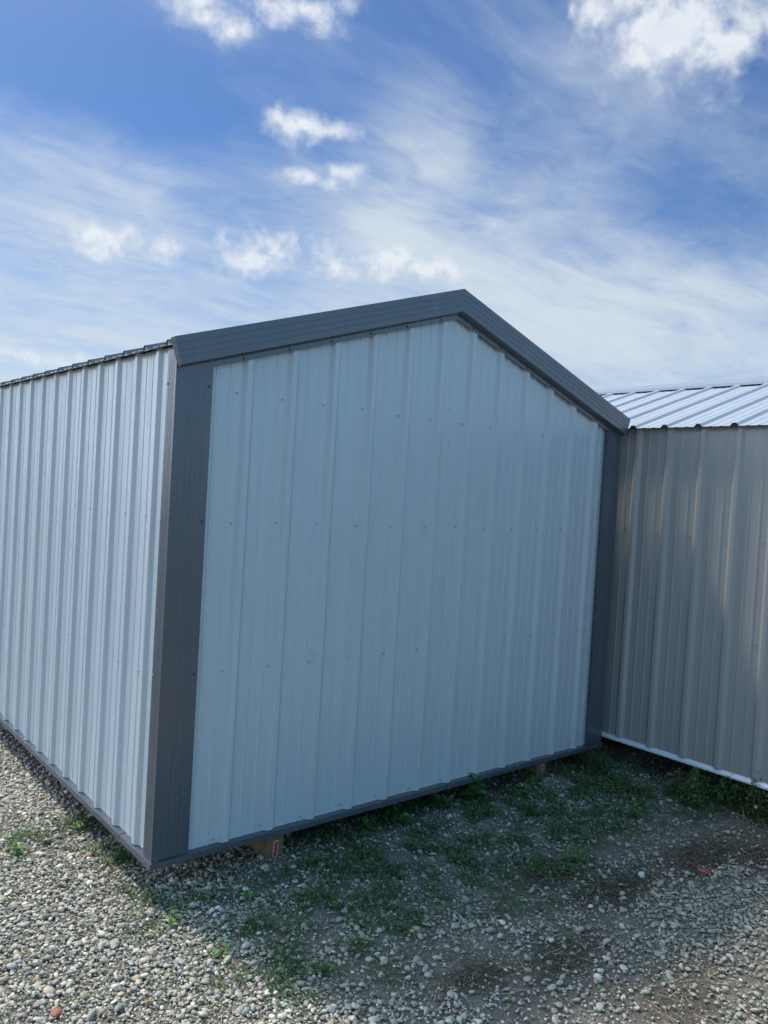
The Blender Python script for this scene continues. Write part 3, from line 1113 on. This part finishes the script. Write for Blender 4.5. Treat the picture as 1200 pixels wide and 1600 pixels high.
r = np.random.default_rng(77)
n0 = 900000
X = r.uniform(-1.0, 3.6, n0); Y = r.uniform(-2.0, 1.2, n0)
k = near_view(X, Y, .05); X, Y = X[k], Y[k]
g = field(GREEN, X, Y) * np.clip((fbm(X * 8, Y * 8, 55) - .40) * 4.5, 0, 1) * np.clip((fbm(X * 30, Y * 30, 66) - .25) * 2.6, 0, 1)
g = g + .010
k = r.uniform(0, 1, len(X)) < g * 1.25; X, Y = X[k], Y[k]
n = len(X)
half = r.uniform(0, 1, n) < .5
cover_ = Leaves()
a = half; cover_.add(*blades(X[a], Y[a], r.uniform(.016, .062, a.sum()), r.uniform(.0011, .0026, a.sum()), r.uniform(.2, 1.2, a.sum()), 1, greens(a.sum(), r), .006))
b = ~half; Zb = height(X[b], Y[b]) + r.uniform(.012, .034, b.sum())
cover_.add(*leaflets(X[b], Y[b], Zb, r.uniform(.007, .020, b.sum()), 2, greens(b.sum(), r, .02)))
tag(cover_.build('ground_cover', M['leaf']), kind='stuff')
print('cover', n)

# dead plant litter and straw over the dark soil
X = r.uniform(-1, 3.6, 260000); Y = r.uniform(-2.0, .6, 260000)
k = near_view(X, Y, .05); X, Y = X[k], Y[k]
g = field(SOIL_DARK, X, Y) * .33 + field(SOIL_FINE, X, Y) * .06 + .012
k = r.uniform(0, 1, len(X)) < g; X, Y = X[k], Y[k]
n = len(X)
L_ = Leaves()
dc = np.array([(.10, .075, .05), (.16, .12, .08), (.06, .045, .035), (.26, .21, .13)])[r.integers(0, 4, n)] * r.uniform(.7, 1.2, (n, 1))
long_ = r.uniform(0, 1, n) ** 4
L_.add(*blades(X, Y, .010 + .075 * long_, .0005 + .0009 * r.uniform(0, 1, n), np.full(n, 1.45), 4, dc, .008))
k = r.integers(0, n, 320)
L_.add(*blades(X[k], Y[k], r.uniform(.04, .16, 320), r.uniform(.0007, .0015, 320), np.full(320, 1.30), 5, np.array([(.42, .34, .22)]) * r.uniform(.7, 1.2, (320, 1)), .014))
tag(L_.build('dead_grass', M['straw']), kind='stuff')


def weed(x, y, h, n, leaf, seed, label, cat='weed', name='weed', spread=1.0, wid=.30, col=(.06, .13, .03)):
    """broadleaf weed: stem part with side shoots, foliage part of pointed folded leaves"""
    r = np.random.default_rng(seed)
    z = float(height(np.array([x]), np.array([y]))[0])
    t = tag(empty(name, (x, y, z)), label, cat, 'weeds growing in the gravel')
    Vs, Fs = [], []
    lv = Leaves()
    nsh = max(1, n // 6)
    for s in range(nsh):
        az = r.uniform(0, 6.28); ln = h * r.uniform(.7, 1.1); sp = spread * r.uniform(.2, .8)
        pts = []
        for j in range(7):
            tt = j / 6
            pts.append(Vector((math.cos(az) * ln * sp * tt ** 1.3, math.sin(az) * ln * sp * tt ** 1.3, ln * tt * (1 - .25 * tt * sp) - .005)))
        b = len(Vs)
        for p in pts:
            rad = .0016 * (1.2 - p.z / (h * 1.3 + .01))
            for q in range(4):
                Vs.append((p.x + rad * math.cos(q * 1.571), p.y + rad * math.sin(q * 1.571), p.z))
        for j in range(6):
            for q in range(4):
                Fs.append((b + 4 * j + q, b + 4 * j + (q + 1) % 4, b + 4 * j + 4 + (q + 1) % 4, b + 4 * j + 4 + q))
        per = max(3, n // nsh)
        for i in range(per):
            tt = (i + .6) / per
            p = pts[0].lerp(pts[-1], tt); p.z = max(p.z, .006)
            a2 = i * 2.4 + r.uniform(-.4, .4)
            L1 = leaf * r.uniform(.6, 1.1) * (1.15 - .5 * tt)
            up = .15 + .75 * tt + r.uniform(-.2, .2)
            ex = Vector((math.cos(a2) * math.cos(up), math.sin(a2) * math.cos(up), math.sin(up)))
            ey = Vector((-math.sin(a2), math.cos(a2), r.uniform(-.2, .2)))
            ez = ex.cross(ey)
            VV = []
            rows = 6
            for j in range(rows + 1):
                u = j / rows
                w = wid * L1 * (math.sin(math.pi * u ** .8) + .03)
                droop = -.25 * L1 * u * u
                for s2, zz in ((-1, .25), (0, 0), (1, .25)):
                    c = p + ex * (L1 * u) + ey * (w * s2) + ez * (abs(w) * zz) + Vector((0, 0, droop))
                    VV.append((c.x, c.y, max(c.z, .003)))
            FF = []
            for j in range(rows):
                for q in range(2):
                    FF.append((3 * j + q, 3 * j + q + 1, 3 * j + q + 4, 3 * j + q + 3))
            lv.add(np.array(VV), np.array(FF), np.array(col) * r.uniform(1.0, 1.7))
    mesh_obj('stem', Vs, Fs, M['stemm'], t, True)
    lv.build('foliage', M['leaf'], t)
    return t


M['stemm'] = plain('green_stem', (.10, .14, .05), .6, .3)

weed(-.347, .664, .05, 16, .045, 1, 'bright green broadleaf rosette on gravel at the left edge', col=(.09, .20, .03))
weed(.356, -.188, .03, 5, .05, 2, 'pale green weed with one broad leaf below the shed corner', col=(.12, .22, .05), wid=.42)
weed(-.031, -.224, .09, 8, .045, 3, 'lone lime green seedling on open pebbles below the charcoal corner', col=(.12, .24, .05), wid=.34)
weed(.044, -.491, .07, 18, .035, 4, 'bushy small weed with some lime leaves at lower left centre', col=(.08, .15, .04))
weed(-.03, .80, .07, 26, .035, 5, 'leafy weed growing just beside the left wall base', col=(.09, .18, .03))
weed(-.20, .73, .05, 26, .03, 6, 'spreading low weed on gravel a little way off the left wall', col=(.07, .14, .03), spread=1.8)
weed(.02, .40, .09, 24, .04, 16, 'dark weed tucked under the left wall near the corner', col=(.06, .12, .03))
weed(1.985, .05, .20, 22, .115, 7, 'tall dark weed with long pointed leaves against the gable base', col=(.07, .18, .05), wid=.26)
weed(1.72, .03, .12, 18, .085, 8, 'spreading weed with pointed leaves left of the tallest weed', col=(.07, .17, .045), wid=.26, spread=1.5)
weed(1.36, .02, .10, 14, .08, 9, 'low dark weed under the middle of the gable', col=(.06, .15, .04), wid=.28, spread=1.4)
weed(1.18, .05, .11, 12, .06, 10, 'upright dark weed under the gable, second from the near skid', col=(.06, .15, .045), wid=.32)
weed(2.25, -.12, .12, 26, .06, 11, 'bushy dark green weed before the far skid', col=(.06, .16, .04))
weed(2.10, -.30, .09, 24, .05, 12, 'leafy green weed on gravel in front of the tallest weed', col=(.045, .11, .03), spread=1.2)
weed(2.584, -.619, .10, 18, .06, 13, 'lone green weed on fine grey gravel between the sheds', col=(.05, .13, .035))
weed(1.819, -.764, .07, 20, .055, 14, 'sprawling weed at the edge of the dark soil', col=(.06, .14, .03), spread=1.5)
weed(.60, -.47, .06, 26, .045, 15, 'grassy green weed mound in front of the near skid', col=(.05, .12, .03), spread=1.6, wid=.12)
weed(.30, -.80, .06, 16, .04, 17, 'dull green weed among pebbles near the bottom edge', col=(.09, .14, .05))
weed(1.25, -.28, .07, 26, .04, 18, 'low weed in the middle of the green patch', col=(.05, .11, .03), spread=1.6)


def tuft(x, y, n, Lg, seed, label, col=(.05, .10, .03), rad=.05, name='grass_tuft', group=None):
    r = np.random.default_rng(seed)
    X = x + r.normal(0, rad, n); Y = y + r.normal(0, rad, n)
    c = np.array(col)[None] * r.uniform(.6, 1.4, (n, 1))
    d = r.uniform(0, 1, n) < .12
    c[d] = np.array((.27, .22, .12)) * r.uniform(.7, 1.1, (d.sum(), 1))
    L_ = Leaves(); L_.add(*blades(X, Y, r.uniform(.5, 1, n) * Lg, r.uniform(.0015, .003, n), r.uniform(.0, .5, n), seed, c))
    o = L_.build(name, M['leaf'])
    tag(o, label, 'grass', 'grass tufts between the sheds')
    return o


tuft(3.04, -.03, 260, .20, 1, 'long green grass tuft at the right corner between the sheds', (.05, .11, .03), .07)
tuft(3.22, -1.02, 110, .13, 2, 'thin dry grass tuft in front of the clover by the silver trim', (.16, .16, .07), .05)
tuft(2.98, -.42, 120, .09, 3, 'short green and yellow tuft beneath the taupe shed edge', (.09, .14, .04), .035)


def clover(x, y, rx, ry, h, n, seed, label, flowers=()):
    r = np.random.default_rng(seed)
    z = float(height(np.array([x]), np.array([y]))[0])
    t = tag(empty('clover', (x, y, z)), label, 'clover', 'clover between the sheds')
    q = np.sqrt(r.uniform(0, 1, n)); a = r.uniform(0, 6.283, n)
    X = q * np.cos(a) * rx; Y = q * np.sin(a) * ry
    az_ = np.arctan2(Y / ry, X / rx)
    rim = .75 + .35 * np.sin(az_ * 3 + seed) + .2 * np.sin(az_ * 7 + 2 * seed)
    X = X * rim; Y = Y * rim
    Hh = h * (1 - q ** 2 * .6) * r.uniform(.15, 1.1, n) * (.15 + 1.7 * fbm((X + x) * 16, (Y + y) * 16, seed)) + .008
    L_ = Leaves()
    for k in range(3):
        c = greens(n, r, .03) * np.array([1.35, 1.3, 1.1])
        L_.add(*leaflets(X, Y, Hh, r.uniform(.010, .018, n), seed * 10 + k, c, .45))
    L_.build('foliage', M['leaf'], t)
    S_ = Leaves()
    m = n // 3
    V_, F_, C_ = blades(X[:m], Y[:m], Hh[:m], np.full(m, .0008), r.uniform(0, .15, m), seed, greens(m, r))
    V_[:, 2] -= height(X[:m], Y[:m]).repeat(8)
    S_.add(V_, F_, C_); S_.build('stem', M['leaf'], t)
    for fx, fy, fz in flowers:
        Vb, Fb = ico(2)
        Vb = Vb * .012 * (1 + .15 * np.sin(Vb[:, :1] * 30) * np.cos(Vb[:, 2:] * 25)) + np.array([fx, fy, fz])
        raw_mesh('blossom', Vb, Fb, M['stone'], np.tile(np.array([(.62, .56, .52)]), (len(Vb), 1)), True, t)
    return t


clover(3.28, -.98, .17, .22, .19, 2300, 21, 'tall clover clump with pale blossoms at the right edge', ((-.02, .02, .12), (-.10, -.05, .08)))
clover(3.12, -.66, .14, .16, .14, 1200, 22, 'smaller clover clump under the taupe shed, left of the tall one', ((-.02, -.02, .095),))
clover(2.85, -.33, .16, .14, .09, 500, 23, 'low clover patch nearest the grass tuft between the sheds')
